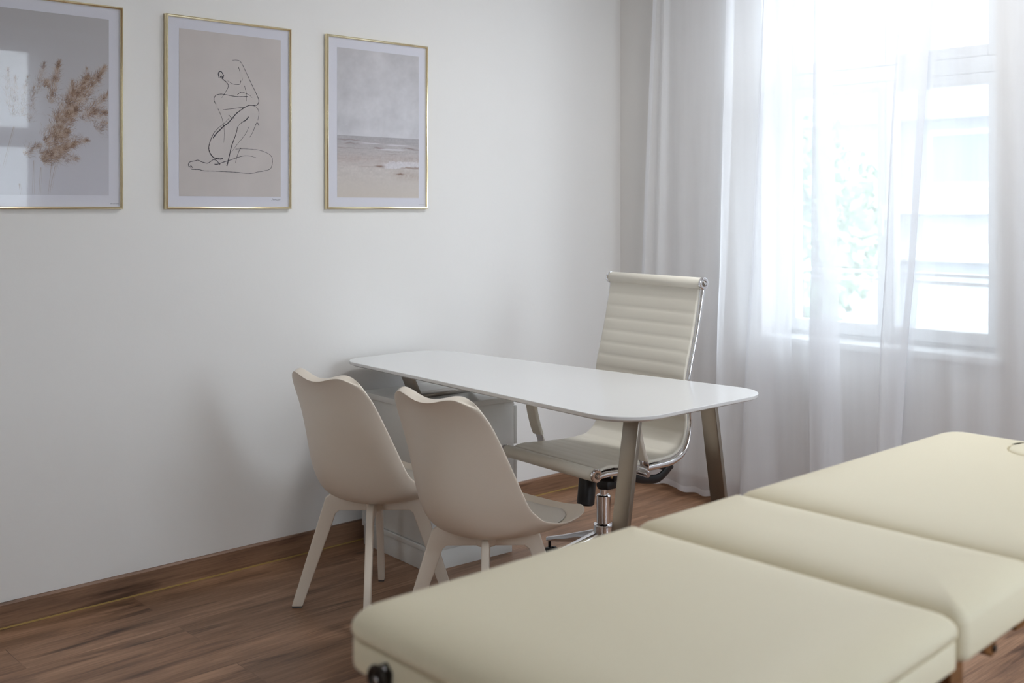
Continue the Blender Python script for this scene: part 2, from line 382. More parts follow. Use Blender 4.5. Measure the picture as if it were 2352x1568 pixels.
def picture(x0, x1, label, px0, px1, img, strokes=None, small=None):
    cx = (x0 + x1) / 2
    root = thing('framed_picture', label, 'picture', (cx, 0, ZB), 0, 'gold framed prints on the wall')
    a, b_ = x0 - cx, x1 - cx; H = ZT - ZB
    # frame: half-round metal profile swept round the rectangle
    prof = [(0, -.001), (0, -.017), (.0015, -.0205), (.0045, -.0225), (.0075, -.0205), (.009, -.017), (.009, -.010), (.0095, -.001)]
    bm = bmesh.new(); rings = []
    for (u, v) in prof: rings.append([(a + u, v, u), (b_ - u, v, u), (b_ - u, v, H - u), (a + u, v, H - u)])
    loft(bm, rings, False, False)
    obj('frame', bm, M['gold'], root, angle=60)
    obj('backing_board', boxb((a + .006, -.008, .006), (b_ - .006, -.001, H - .006)), M['mat'], root)
    obj('passepartout', boxb((a + .0085, -.011, .0085), (b_ - .0085, -.0082, H - .0085)), M['mat'], root)
    st = [([(p - cx, q - ZB) for p, q in s], w0, w1) for s, w0, w1 in (strokes or [])]
    art_grid('print', px0 - cx, px1 - cx, 1.395 - ZB, 1.998 - ZB, img, -.0115, root, st)
    obj('picture_glass', boxb((a + .0088, -.0145, .0088), (b_ - .0088, -.0130, H - .0088)), M['picglass'], root)
    if small:
        bm = bmesh.new(); z = .018; x = b_ - .042
        for k in range(9):
            wv = .0012 + .0016 * ((k * 7) % 3 == 0); box(bm, (x + k * .0034, -.01125, z), (x + k * .0034 + wv, -.0110, z + .0014))
        obj('caption_mark', bm, M['ink'], root)
    return root
def srgb(a): a = np.asarray(a, float) / 255; return np.where(a <= .04045, a / 12.92, ((a + .055) / 1.055) ** 2.4)
def fbm(u, v, sc, oc=4, seed=0.0, ax=1.0, az=1.0):
    return noise.fractal((u * sc * ax + seed, v * sc * az, seed * 1.7), 0.6, 2.1, oc, noise_basis='PERLIN_ORIGINAL')

# pampas print -----------------------------------------------------------
rng = np.random.RandomState(4); random.seed(4)
PX0, PX1, PZ0, PZ1 = -3.054, -2.639, 1.395, 1.998
gw, gh = 300, 436
sxp, szp = gw / (PX1 - PX0), gh / (PZ1 - PZ0)
img = np.zeros((gh, gw, 3)); tt = np.linspace(0, 1, gh)[:, None, None]
img[:] = srgb((188, 184, 182)) * (1 - tt) + srgb((205, 203, 208)) * tt
def dab(x, z, dx, dz, r, col, al):
    """soft short brush stroke"""
    n = max(2, int(max(abs(dx), abs(dz)) * sxp / .8)); c = srgb(col)
    for k in range(n):
        t = k / (n - 1); px = (x + dx * t - PX0) * sxp; py = (PZ1 - z - dz * t) * szp; rr = max(.55, r * (1 - .6 * t))
        x0_, x1_, y0_, y1_ = int(px - rr - 1), int(px + rr + 2), int(py - rr - 1), int(py + rr + 2)
        if x0_ < 0 or y0_ < 0 or x1_ > gw or y1_ > gh: continue
        yy, xx = np.mgrid[y0_:y1_, x0_:x1_]
        m_ = np.clip(1.2 - np.hypot(xx - px + .5, yy - py + .5) / rr, 0, 1)[..., None] * al
        img[y0_:y1_, x0_:x1_] = img[y0_:y1_, x0_:x1_] * (1 - m_) + c * m_
PL = [((-2.835, 1.698), (-2.806, 1.84), 0.018, 1),((-2.853, 1.75), (-2.843, 1.774), 0.0172, 0.8),((-2.879, 1.726), (-2.853, 1.831), 0.0163, 0.45),((-2.813, 1.636), (-2.709, 1.798), 0.0322, 1.2),((-2.777, 1.656), (-2.651, 1.836), 0.0258, 1.1),((-2.768, 1.711), (-2.762, 1.778), 0.0155, 0.9),((-2.732, 1.649), (-2.639, 1.748), 0.0215, 0.9),((-2.714, 1.673), (-2.639, 1.678), 0.0258, 0.8),((-2.831, 1.59), (-2.75, 1.685), 0.0365, 1.3),((-2.853, 1.566), (-2.777, 1.611), 0.0365, 1.3),((-2.866, 1.508), (-2.75, 1.571), 0.0301, 1.1),((-2.866, 1.521), (-2.786, 1.551), 0.0301, 1.0),((-2.804, 1.568), (-2.711, 1.581), 0.0236, 0.7),((-2.839, 1.518), (-2.741, 1.518), 0.0236, 0.5),((-2.922, 1.528), (-2.866, 1.561), 0.0215, 0.6),((-2.686, 1.62), (-2.644, 1.645), 0.0258, 0.5),((-2.953, 1.646), (-2.945, 1.779), 0.0172, 0.25),((-2.93, 1.647), (-2.907, 1.782), 0.0163, 0.22),((-2.968, 1.68), (-2.968, 1.803), 0.0146, 0.18),((-2.904, 1.631), (-2.887, 1.748), 0.0193, 0.3),((-2.714, 1.77), (-2.714, 1.825), 0.0172, 0.35),]
STEMS = [((-2.866, 1.485), (-2.872, 1.396)),((-2.831, 1.5), (-2.842, 1.396)),((-2.82, 1.491), (-2.835, 1.414)),((-2.889, 1.507), (-2.892, 1.396)),((-2.951, 1.615), (-2.985, 1.482)),((-2.934, 1.431), (-2.93, 1.395)),]
for (a, b_) in STEMS:
    dab(a[0], a[1], b_[0] - a[0], b_[1] - a[1], 1.1, (158, 135, 112), .55)
    dab(a[0] + .004, a[1], b_[0] - a[0] + .002, b_[1] - a[1], .8, (170, 150, 130), .4)
for (a, b_, hw, dn) in sorted(PL, key=lambda t: t[3]):
    L_ = math.hypot(b_[0] - a[0], b_[1] - a[1]); d = ((b_[0] - a[0]) / L_, (b_[1] - a[1]) / L_)
    for k in range(int(1150 * dn * (L_ / .14) * (hw / .03) + 200)):
        t = rng.rand() ** .9; prof = 1.2 * hw * (math.sin(PI * min(1, .10 + t * .90)) ** .6) * (1 - .5 * t)
        o_ = rng.randn() * .48; ed = min(1, abs(o_))
        x = a[0] + d[0] * L_ * t - d[1] * prof * o_; z = a[1] + d[1] * L_ * t + d[0] * prof * o_
        ang = math.atan2(d[1], d[0]) + o_ * .75 + rng.randn() * .45; ln = .004 + .007 * rng.rand() + .004 * ed
        clump = fbm(x, z, 55, 3, 1.1 + dn)
        sh = rng.rand() + .45 * clump; tone = (104, 76, 60) if sh < .10 else (136, 106, 86) if sh < .40 else (160, 132, 108) if sh < .72 else (192, 170, 150)
        dab(x, z, math.cos(ang) * ln, math.sin(ang) * ln, .85, tone, min(.66, .16 + .42 * dn) * (1 - .35 * ed) * (1.25 if clump < 0 else .75))
img_pampas = img

# seascape print -----------------------------------------------------------
gw3, gh3 = 260, 380
sea = np.zeros((gh3, gw3, 3))
for j in range(gh3):
    v = j / (gh3 - 1)                       # 0 top .. 1 bottom
    for i in range(gw3):
        u = i / (gw3 - 1)
        if v < 0.585:
            c = srgb((203, 202, 203)) * (1 - v / .585) + srgb((218, 219, 222)) * (v / .585)
            n = fbm(u, v, 2.6, 5, 3.3, 1.0, 1.5) + .5 * fbm(u + v * .7, v, 6, 4, 9.1, .8, 1.6)
            c = c * (1 + .11 * n)
            if v > .40: c = c * (1 - .05 * math.exp(-((v - .5) / .05) ** 2) * (1 if u < .5 else .3))
        else:
            t = min(1, (v - .585) / .215); t2 = max(0, (v - .80) / .20)
            c = srgb((180, 178, 180)) * (1 - t) + srgb((208, 202, 197)) * t
            if t2 > 0: c = srgb((208, 203, 198)) * (1 - t2) + srgb((212, 205, 195)) * t2
            fz = 30 - 16 * t                                   # ripples get taller towards the shore
            n = fbm(u * 2.2, v * fz, 3.2, 4, 1.2); n2 = fbm(u, v * 1.6, 42, 3, 5.2)
            k = (1 - t2) ** 2
            c = c * (1 + .085 * n * k + .05 * n2 * k + .02 * n2)
            # dark crests: (u0, u1, v, depth, half height)
            wob = .004 * fbm(u, 0, 16, 3, 3.1)
            for (u0, u1, vc, dp, hh) in ((0, .26, .612, .22, .0035), (.08, .24, .636, .20, .004), (0, .12, .668, .18, .004), (.14, .30, .668, .12, .003), (.44, .56, .662, .34, .005), (.36, .50, .624, .18, .003),
                                         (.82, .94, .655, .30, .004), (.56, .84, .680, .16, .0025), (.9, 1.05, .662, .18, .003), (.6, .72, .700, .14, .003), (.25, .42, .788, .12, .003), (.46, .60, .786, .42, .007), (.72, .80, .836, .42, .006), (.80, 1.05, .792, .30, .005), (.94, 1.05, .776, .45, .008)):
                w_ = math.exp(-((v - vc - wob - .25 * (u - (u0 + u1) / 2) ** 2 * (dp > .3)) / hh) ** 2) / (1 + math.exp(-(u - u0) * 70)) / (1 + math.exp((u - u1) * 70))
                c = c * (1 - min(.8, dp * 1.6) * w_ * np.array([.80, 1.0, 1.08]))
            for (u0, u1, vc, dp, hh) in ((.52, .80, .668, .12, .006), (.60, .86, .636, .10, .004), (.30, .5, .63, .06, .004)):
                w_ = math.exp(-((v - vc) / hh) ** 2) / (1 + math.exp(-(u - u0) * 60)) / (1 + math.exp((u - u1) * 60)); c = c + (srgb((228, 228, 232)) - c) * w_ * .75
            # foaming breaker and the wet sand around it
            lo = .790 + .010 * math.sin(u * 12) + .006 * fbm(u, v, 30, 3, 4.4); hi = .762 - .014 * (u > .62) + .008 * fbm(u, v, 24, 3, 9.4)
            if u > .52 and hi < v < lo: c = c + (srgb((219, 218, 220)) * (1 + .12 * fbm(u, v, 60, 3, 8.8)) - c) * min(1, (u - .52) * 12)
            if u > .60: c = c * (1 - .13 * math.exp(-((v - .83 - .05 * (u - .6)) / .032) ** 2) * min(1, (u - .6) * 6) * (1 + .9 * fbm(u, v, 36, 3, 6.6)) * np.array([.75, 1.0, 1.15]))
            c = c * (1 - .09 * math.exp(-((v - .735) / .03) ** 2) * (1 + .9 * fbm(u, v, 30, 3, 2.6)) * np.array([.55, .95, 1.1]))
        sea[j, i] = np.clip((c - .55) * 1.12 + .55, 0, 1) * np.array([.955, .925, .905])
sea[int(.585 * gh3)] *= .93
# beige paper for the line drawing
gw2, gh2 = 60, 88
pap = np.zeros((gh2, gw2, 3))
for j in range(gh2):
    for i in range(gw2): pap[j, i] = srgb((205, 196, 189)) * (1 + .04 * fbm(i / gw2, j / gh2, 4, 5, 2.7))
STROKES = [([(-2.173,1.902),(-2.155,1.904),(-2.143,1.901),(-2.133,1.89),(-2.117,1.862),(-2.101,1.832),(-2.085,1.804),(-2.072,1.78),(-2.064,1.762),(-2.065,1.751),(-2.072,1.742),(-2.087,1.739)],2.5,5),([(-2.149,1.88),(-2.146,1.871),(-2.142,1.86)],5,1.5),([(-2.135,1.844),(-2.131,1.83)],1,1),([(-2.124,1.811),(-2.118,1.791),(-2.115,1.769),(-2.116,1.753)],3,1.5),([(-2.227,1.832),(-2.23,1.842),(-2.23,1.85),(-2.224,1.856),(-2.217,1.854),(-2.21,1.843),(-2.213,1.832),(-2.219,1.833),(-2.222,1.837),(-2.217,1.839),(-2.212,1.831)],7,7),([(-2.215,1.831),(-2.209,1.826),(-2.197,1.818),(-2.19,1.807),(-2.193,1.796),(-2.201,1.783),(-2.209,1.77),(-2.217,1.759)],6,1.5),([(-2.193,1.824),(-2.177,1.816),(-2.163,1.813),(-2.145,1.814),(-2.141,1.821),(-2.139,1.829)],2,3.5),([(-2.24,1.734),(-2.247,1.746),(-2.246,1.76),(-2.236,1.769),(-2.217,1.773),(-2.193,1.771),(-2.161,1.768),(-2.137,1.769),(-2.109,1.772)],4,3.5),([(-2.153,1.775),(-2.145,1.782),(-2.133,1.786),(-2.117,1.782),(-2.101,1.776),(-2.092,1.768)],4,1.5),([(-2.213,1.715),(-2.189,1.719),(-2.161,1.724),(-2.133,1.728),(-2.123,1.729)],2,5),([(-2.087,1.739),(-2.101,1.739),(-2.117,1.733),(-2.137,1.72),(-2.157,1.705),(-2.173,1.687),(-2.193,1.666),(-2.209,1.655),(-2.224,1.64),(-2.24,1.625),(-2.251,1.609)],5,9),([(-2.087,1.739),(-2.072,1.732),(-2.064,1.718),(-2.064,1.703),(-2.068,1.684)],3,2.5),([(-2.232,1.718),(-2.221,1.697),(-2.213,1.676),(-2.208,1.651),(-2.206,1.623),(-2.209,1.594)],2.5,1.5),([(-2.189,1.698),(-2.177,1.688),(-2.165,1.685)],4,2),([(-2.187,1.686),(-2.209,1.664),(-2.232,1.646),(-2.248,1.628),(-2.259,1.606),(-2.267,1.584),(-2.268,1.566),(-2.262,1.551),(-2.25,1.538),(-2.236,1.534),(-2.221,1.533),(-2.213,1.535)],1.5,10),([(-2.137,1.672),(-2.125,1.678),(-2.115,1.685),(-2.107,1.696)],5,9),([(-2.151,1.656),(-2.145,1.664),(-2.135,1.671)],2,3),([(-2.153,1.656),(-2.154,1.647),(-2.159,1.628),(-2.169,1.603),(-2.177,1.581),(-2.185,1.551),(-2.191,1.526),(-2.196,1.508)],4,8),([(-2.106,1.657),(-2.117,1.634),(-2.133,1.613),(-2.153,1.591),(-2.169,1.57),(-2.178,1.56)],2.5,1.5),([(-2.063,1.664),(-2.07,1.675),(-2.076,1.669),(-2.084,1.65),(-2.093,1.631),(-2.103,1.618)],5,2),([(-2.161,1.572),(-2.129,1.574),(-2.093,1.574),(-2.06,1.571),(-2.031,1.563),(-2.012,1.552),(-2.005,1.535),(-2.008,1.515),(-2.016,1.501),(-2.043,1.493),(-2.068,1.489),(-2.093,1.483),(-2.121,1.483),(-2.145,1.485),(-2.169,1.486),(-2.201,1.487),(-2.232,1.488),(-2.259,1.488),(-2.29,1.488),(-2.305,1.492),(-2.324,1.492),(-2.337,1.493),(-2.339,1.5),(-2.347,1.504),(-2.348,1.513),(-2.341,1.519),(-2.324,1.523),(-2.311,1.526),(-2.298,1.521),(-2.275,1.516),(-2.261,1.523),(-2.25,1.53),(-2.238,1.527),(-2.23,1.519),(-2.223,1.511)],2.5,5),([(-2.246,1.513),(-2.232,1.514),(-2.209,1.522),(-2.177,1.532),(-2.149,1.542),(-2.125,1.548),(-2.101,1.548),(-2.076,1.543)],6,2),([(-2.139,1.577),(-2.147,1.564),(-2.155,1.543),(-2.161,1.52)],4,3),([(-2.34,1.506),(-2.33,1.498)],7,4),([(-2.009,1.38),(-2.004,1.388),(-2.001,1.383),(-1.993,1.384),(-1.985,1.383),(-1.971,1.384)],2,2)]
picture(-3.102, -2.591, 'gold framed print of brown pampas grass, leftmost on the wall and cut by the edge', PX0, PX1, img_pampas, small=1)
picture(-2.436, -1.925, 'gold framed black line drawing of a kneeling nude figure on beige paper', -2.384, -1.969, pap, STROKES)
picture(-1.765, -1.255, 'gold framed print of a pale beach with waves under clouds, nearest the window', -1.712, -1.300, sea, small=1)
# ------------------------------------------------------------------ pedestal cabinet (its drawers face the office chair)
cabt = thing('drawer_pedestal', 'low white drawer pedestal carrying the wall end of the white desk', 'cabinet', (-1.435, -0.305, 0), R(-3.5))
cw, cd_, CH = .205, .235, .615            # half sizes
t_ = .018
bm = bmesh.new()
box(bm, (-cw, -cd_, .075), (cw - .002, -cd_ + t_, CH - .022)); box(bm, (-cw, cd_ - t_, .075), (cw - .002, cd_, CH - .022))
box(bm, (-cw + .008, -cd_ + t_, .095), (-cw + .016, cd_ - t_, CH - .022))
box(bm, (-cw, -cd_ + t_, .075), (cw - .002, cd_ - t_, .093))
obj('cabinet_body', bm, M['cab_white'], cabt, bevel=.0012)
obj('cabinet_top', boxb((-cw - .004, -cd_ - .006, CH - .022), (cw + .016, cd_ + .004, CH)), M['cab_white'], cabt, bevel=.0015)
obj('plinth', boxb((-cw + .006, -cd_ + .008, 0), (cw - .004, cd_ - .006, .075)), M['cab_white'], cabt, bevel=.001)
for z0, z1 in ((.425, .575), (.260, .405), (.095, .240)):
    dr = obj('drawer', boxb((cw - .001, -cd_ + .001, z0), (cw + .016, cd_ - .001, z1)), M['cab_white'], cabt, bevel=.002)
    obj('drawer_lip', boxb((cw + .004, -cd_ + .02, z1), (cw + .016, cd_ - .02, z1 + .004)), M['steel'], dr)

# ------------------------------------------------------------------ desk
dcx, dcy = -1.46, -0.85
desk = thing('office_desk', 'white office desk with rounded corners and brushed steel legs', 'desk', (dcx, dcy, 0))
def outline(inset, z):
    P = [(-1.725 + inset, -.050 - inset), (-1.245 - inset, -.040 - inset), (-1.095 - inset, -1.655 + inset), (-1.835 + inset, -1.655 + inset)]
    q = rrect(P, [.115 - inset, .16 - inset, .125 - inset, .150 - inset], 12)
    return [(x - dcx, y - dcy, z) for x, y in q]
bm = bmesh.new()
loft(bm, [outline(.016, .7320), outline(.003, .7380), outline(.0012, .7388), outline(0, .7405), outline(0, .7485), outline(.0012, .7500)])
obj('desktop', bm, M['desk_white'], desk, angle=25)
def flat_bar(bm, pts, y0, y1, t):
    """flat bar of thickness t bent along pts (x,z), spanning y0..y1"""
    n = len(pts); out = []; inn = []
    for i, p in enumerate(pts):
        p = Vector(p); ds = []
        if i > 0: ds.append((p - Vector(pts[i - 1])).normalized())
        if i < n - 1: ds.append((Vector(pts[i + 1]) - p).normalized())
        nn = [Vector((-d.y, d.x)) for d in ds]; m_ = sum(nn, Vector((0, 0))).normalized(); k = t / max(.3, m_.dot(nn[0]))
        out.append(p); inn.append(p + m_ * k)
    prism(bm, [tuple(p) for p in out] + [tuple(p) for p in inn[::-1]], 'y', y0, y1)
# near end: trapezoid down to the floor
ly = -1.57 - dcy
xa, xb_ = -1.715 - dcx, -1.335 - dcx; fa, fb_ = -1.838 - dcx, -1.205 - dcx
for nm, p, q in (('leg', (xa, .7318), (fa, 0)), ('leg', (xb_, .7318), (fb_, 0))):
    bm = bmesh.new(); sgn = 1 if p[0] < q[0] else -1
    d = .016 if q[0] > p[0] else -.016
    prism(bm, [p, (p[0] - d, p[1]), (q[0] - d, q[1]), q], 'y', ly - .030, ly + .030)
    obj(nm, bm, M['steel'], desk, bevel=.002)
obj('foot_bar', boxb((fa + .0162, ly - .033, .0), (fb_ - .0162, ly + .033, .014)), M['steel'], desk, bevel=.002)
obj('mounting_plate', boxb((xa + .018, ly - .03, .7235), (xb_ - .018, ly + .03, .7319)), M['steel'], desk, bevel=.001)
# wall end: short inverted trapezoid standing on the pedestal
by = -.335 - dcy; za = CH + .0008
bm = bmesh.new(); prism(bm, [(-1.625 - dcx, .7318), (-1.609 - dcx, .7318), (-1.552 - dcx, za), (-1.572 - dcx, za)], 'y', by - .033, by + .033); obj('bracket_leg', bm, M['steel'], desk, bevel=.0015)
bm = bmesh.new(); prism(bm, [(-1.238 - dcx, .7318), (-1.222 - dcx, .7318), (-1.300 - dcx, za), (-1.320 - dcx, za)], 'y', by - .033, by + .033); obj('bracket_leg', bm, M['steel'], desk, bevel=.0015)
obj('bracket_bar', boxb((-1.5518 - dcx, by - .033, za), (-1.3202 - dcx, by + .033, za + .014)), M['steel'], desk, bevel=.0015)
bm = bmesh.new(); box(bm, (-1.625 - dcx + .02, by - .03, .7235), (-1.24 - dcx, by + .03, .7319)); obj('mounting_plate', bm, M['steel'], desk, bevel=.001)
bm = bmesh.new(); lathe(bm, [(.012, .7255), (.014, .732)], (-1.66 - dcx, -.17 - dcy), 14); obj('rubber_bumper', bm, M['desk_white'], desk, smooth=True)

# ------------------------------------------------------------------ visitor chairs: moulded shell on a splayed four-leg base
SH = [  # x, z, half width, forward curl at the rim, lift of the rim, thickness
    (-.222, .800, .172, .014, .022, .036), (-.221, .793, .182, .018, .020, .034), (-.222, .774, .194, .030, .014, .023), (-.224, .745, .204, .048, .007, .014), (-.226, .700, .212, .074, .003, .010),
    (-.227, .640, .219, .106, .000, .009), (-.223, .560, .223, .144, .000, .009), (-.210, .490, .227, .164, .006, .009), (-.180, .435, .230, .160, .036, .009),
    (-.130, .395, .233, .138, .054, .009), (-.060, .377, .236, .102, .062, .009), (.020, .373, .238, .062, .057, .009), (.100, .379, .238, .028, .050, .009),
    (.170, .394, .230, .008, .040, .009), (.220, .411, .212, -.008, .030, .009), (.252, .426, .180, -.020, .018, .009)]
def shell_grid(rows, nu=14, wscale=1.0, lift=0.0):
    g = []
    for (x, z, hw, cf, cu, th) in rows:
        r = []
        for k in range(nu + 1):
            u = -1 + 2 * k / nu; e = abs(u) ** 2.7
            au = abs(u); ear = math.sin(PI / 2 * au / .70) ** 2 if au < .70 else 1 - .9 * ((au - .70) / .30) ** 2
            wt = max(0, min(1, (z - .71) / .06)); up = cu * (e * (1 - wt) + ear * wt)
            r.append(Vector((x + cf * (au ** 1.75 if x < -.2 else au ** (1.75 + .45 * min(1, (x + .2) / .07))), math.copysign(au ** .96, u) * hw * wscale, z + up + lift)))
        g.append(r)
    return g
def resample(rows, n):
    P = []
    for i in range(len(rows) - 1):
        p0, p1, p2, p3 = rows[max(i - 1, 0)], rows[i], rows[i + 1], rows[min(i + 2, len(rows) - 1)]
        for k in range(n):
            t = k / n; P.append(tuple(.5 * (2 * b_ + (c - a) * t + (2 * a - 5 * b_ + 4 * c - d) * t * t + (3 * b_ - a - 3 * c + d) * t ** 3) for a, b_, c, d in zip(p0, p1, p2, p3)))
    P.append(rows[-1]); return P
def make_shell(parent):
    rows = resample(SH, 2); g = shell_grid(rows); nr, nu = len(g), len(g[0])
    def nrm(i, k):
        a = g[min(i + 1, nr - 1)][k] - g[max(i - 1, 0)][k]; b_ = g[i][min(k + 1, nu - 1)] - g[i][max(k - 1, 0)]
        return a.cross(b_).normalized()
    bm = bmesh.new(); A = []; B = []
    for i in range(nr):
        A.append([bm.verts.new(g[i][k]) for k in range(nu)])
        B.append([bm.verts.new(g[i][k] - nrm(i, k) * (.0085 + (rows[i][5] - .0085) * (1 - abs(2 * k / (nu - 1) - 1) ** 4)) * (-1 if nrm(nr // 2, nu // 2).z < 0 else 1)) for k in range(nu)])
    for i in range(nr - 1):
        for k in range(nu - 1):
            bm.faces.new((A[i][k], A[i][k + 1], A[i + 1][k + 1], A[i + 1][k])); bm.faces.new((B[i][k], B[i + 1][k], B[i + 1][k + 1], B[i][k + 1]))
    for k in range(nu - 1):
        bm.faces.new((A[0][k], B[0][k], B[0][k + 1], A[0][k + 1])); bm.faces.new((A[-1][k], A[-1][k + 1], B[-1][k + 1], B[-1][k]))
    for i in range(nr - 1):
        bm.faces.new((A[i][0], A[i + 1][0], B[i + 1][0], B[i][0])); bm.faces.new((A[i][-1], B[i][-1], B[i + 1][-1], A[i + 1][-1]))
    cl_ = bm.edges.layers.float.new('crease_edge')
    for k in range(nu - 1):
        for S_ in (A, B): bm.edges.get((S_[0][k], S_[0][k + 1]))[cl_] = .3
    return obj('shell', bm, M['shell'], parent, smooth=True, subsurf=2)
def make_visitor(label, loc, rz):
    t = thing('visitor_chair', label, 'chair', loc, rz, 'moulded visitor chairs at the desk')
    make_shell(t)
    # thin soft pad on the seat
    rows = [r for r in resample(SH, 2)[18:29]]; n = len(rows); nu = 12
    bm = bmesh.new(); T = []; Bt = []
    for i, (x, z, hw, cf, cu, th) in enumerate(rows):
        s = i / (n - 1); wsc = .80 * (1 - .32 * abs(2 * s - 1) ** 3.2); tr = []; br = []
        for k in range(nu + 1):
            u = -1 + 2 * k / nu; uu = u * wsc; e = abs(uu) ** 2.7
            edge = max(0, 1 - max(abs(u) ** 4, abs(2 * s - 1) ** 5)) ** .5
            p = Vector((x + cf * abs(uu) ** 2.2, uu * hw, z + cu * e)); tr.append(bm.verts.new(p + Vector((0, 0, .003 + .016 * edge)))); br.append(bm.verts.new(p + Vector((0, 0, .0012))))
        T.append(tr); Bt.append(br)
    for i in range(n - 1):
        for k in range(nu):
            bm.faces.new((T[i][k], T[i + 1][k], T[i + 1][k + 1], T[i][k + 1])); bm.faces.new((Bt[i][k], Bt[i][k + 1], Bt[i + 1][k + 1], Bt[i + 1][k]))
    for k in range(nu):
        bm.faces.new((T[0][k], T[0][k + 1], Bt[0][k + 1], Bt[0][k])); bm.faces.new((T[-1][k], Bt[-1][k], Bt[-1][k + 1], T[-1][k + 1]))
    for i in range(n - 1):
        bm.faces.new((T[i][0], Bt[i][0], Bt[i + 1][0], T[i + 1][0])); bm.faces.new((T[i][-1], T[i + 1][-1], Bt[i + 1][-1], Bt[i][-1]))
    obj('seat_pad', bm, M['pad'], t, smooth=True, subsurf=1)
    for k in range(4):
        bm = bmesh.new()
        P = [(.012, .369), (.145, .375), (.165, .36), (.279, .005), (.2425, .005), (.131, .318), (.118, .3285), (.012, .3285)]
        prism(bm, P, 'y', -.0115, .0115)
        if k in (0, 1): bmesh.ops.translate(bm, verts=[v for v in bm.verts if v.co.z > .35 and v.co.x > .1], vec=(0, 0, .012))
        lg = obj('leg', bm, M['shell'], t, bevel=.004, segs=3); lg.rotation_euler = (0, 0, R(45 + 90 * k))
        f = obj('foot_pad', boxb((.245, -.010, 0), (.277, .010, .0052)), M['foot'], lg)
    bm = bmesh.new(); lathe(bm, [(.03, .329), (.032, .335), (.032, .364), (.028, .368)], n=20); obj('base_hub', bm, M['shell'], t, smooth=True)
    return t
make_visitor('cream moulded visitor chair closer to the picture wall', (-1.990, -.660, 0), R(4))
make_visitor('cream moulded visitor chair closer to the massage table', (-1.965, -1.205, 0), R(3))

# ------------------------------------------------------------------ office chair
oc = thing('office_chair', 'high-backed cream leather office chair with chrome frame on castors', 'chair', (-1.215, -1.0, 0), R(180 - 4))
prof = catmull([(.262, 0, .462), (.205, 0, .478), (.12, 0, .474), (0, 0, .468), (-.085, 0, .470), (-.130, 0, .478), (-.172, 0, .508), (-.190, 0, .560), (-.190, 0, .62), (-.181, 0, .72), (-.198, 0, .80), (-.222, 0, .885), (-.245, 0, .985), (-.262, 0, 1.065)], 10)
# arc length parameter for the ribs
acc = [0]
for a, b_ in zip(prof, prof[1:]): acc.append(acc[-1] + (b_ - a).length)
tot = acc[-1]
def at(s):
    s = max(0, min(tot - 1e-6, s)); i = max(j for j in range(len(acc) - 1) if acc[j] <= s)
    f = (s - acc[i]) / (acc[i + 1] - acc[i]); p = prof[i].lerp(prof[i + 1], f); d = (prof[i + 1] - prof[i]).normalized()
    return p, Vector((d.z, 0, -d.x)) if False else Vector((-d.z, 0, d.x))
HW = .2305
bm = bmesh.new(); nrib = 21; per = 8; rowsA = []; rowsB = []; ycols = [-HW, -HW + .006] + [-HW + .006 + (2 * HW - .012) * k / 10 for k in range(1, 10)] + [HW - .006, HW]
for i in range(nrib * per + 1):
    s = tot * i / (nrib * per); p, nn = at(s); ph = (i % per) / per
    if nn.z < 0 and i < 5: nn = -nn
    puff = .0050 * (math.sin(PI * ph) ** .55 if ph > 0 else 0)
    side = 1
    ra = []; rb = []
    for y in ycols:
        e = 0 if abs(y) > HW - .001 else 1
        nf = Vector((abs(0), 0, 0))
        ra.append(bm.verts.new(p + Vector((0, y, 0)) + nn * (.004 + puff * e * .9))); rb.append(bm.verts.new(p + Vector((0, y, 0)) - nn * (.004 + puff * e * .4)))
    rowsA.append(ra); rowsB.append(rb)
for i in range(len(rowsA) - 1):
    for k in range(len(ycols) - 1):
        bm.faces.new((rowsA[i][k], rowsA[i][k + 1], rowsA[i + 1][k + 1], rowsA[i + 1][k])); bm.faces.new((rowsB[i][k], rowsB[i + 1][k], rowsB[i + 1][k + 1], rowsB[i][k + 1]))
    bm.faces.new((rowsA[i][0], rowsA[i + 1][0], rowsB[i + 1][0], rowsB[i][0])); bm.faces.new((rowsA[i][-1], rowsB[i][-1], rowsB[i + 1][-1], rowsA[i + 1][-1]))
for r_ in (0, -1):
    for k in range(len(ycols) - 1): bm.faces.new((rowsA[r_][k], rowsB[r_][k], rowsB[r_][k + 1], rowsA[r_][k + 1]))
obj('ribbed_sling', bm, M['leather'], oc, smooth=True)
def ycyl(bm, x, z, r, y0, y1, n=24, rin=None):
    pr = [(r * .86, y0), (r, y0 + .002), (r, y1 - .002), (r * .86, y1)]
    lathe(bm, pr, (0, 0), n, Matrix.Translation((x, 0, z)) @ Matrix.Rotation(-PI / 2, 4, 'X'))
for nm, x, z in (('seat_roll', .262, .462), ('head_roll', -.268, 1.078)):
    bm = bmesh.new(); ycyl(bm, x, z, .0215, -.236, .236); r_ = obj(nm, bm, M['leather'], oc, smooth=True)
    for sg in (-1, 1):
        bm = bmesh.new(); a, b_ = sorted((sg * .2365, sg * .248)); ycyl(bm, x, z, .0225, a, b_, 24); cp = obj('roll_cap', bm, M['chrome'], r_, angle=30)
        bm = bmesh.new(); a, b_ = sorted((sg * .2481, sg * .2505)); ycyl(bm, x, z, .011, a, b_, 16); obj('cap_ring', bm, M['steel'], cp, angle=30)
        bm = bmesh.new(); a, b_ = sorted((sg * .2506, sg * .2535)); ycyl(bm, x, z, .006, a, b_, 10); obj('screw', bm, M['chrome'], cp, angle=30)
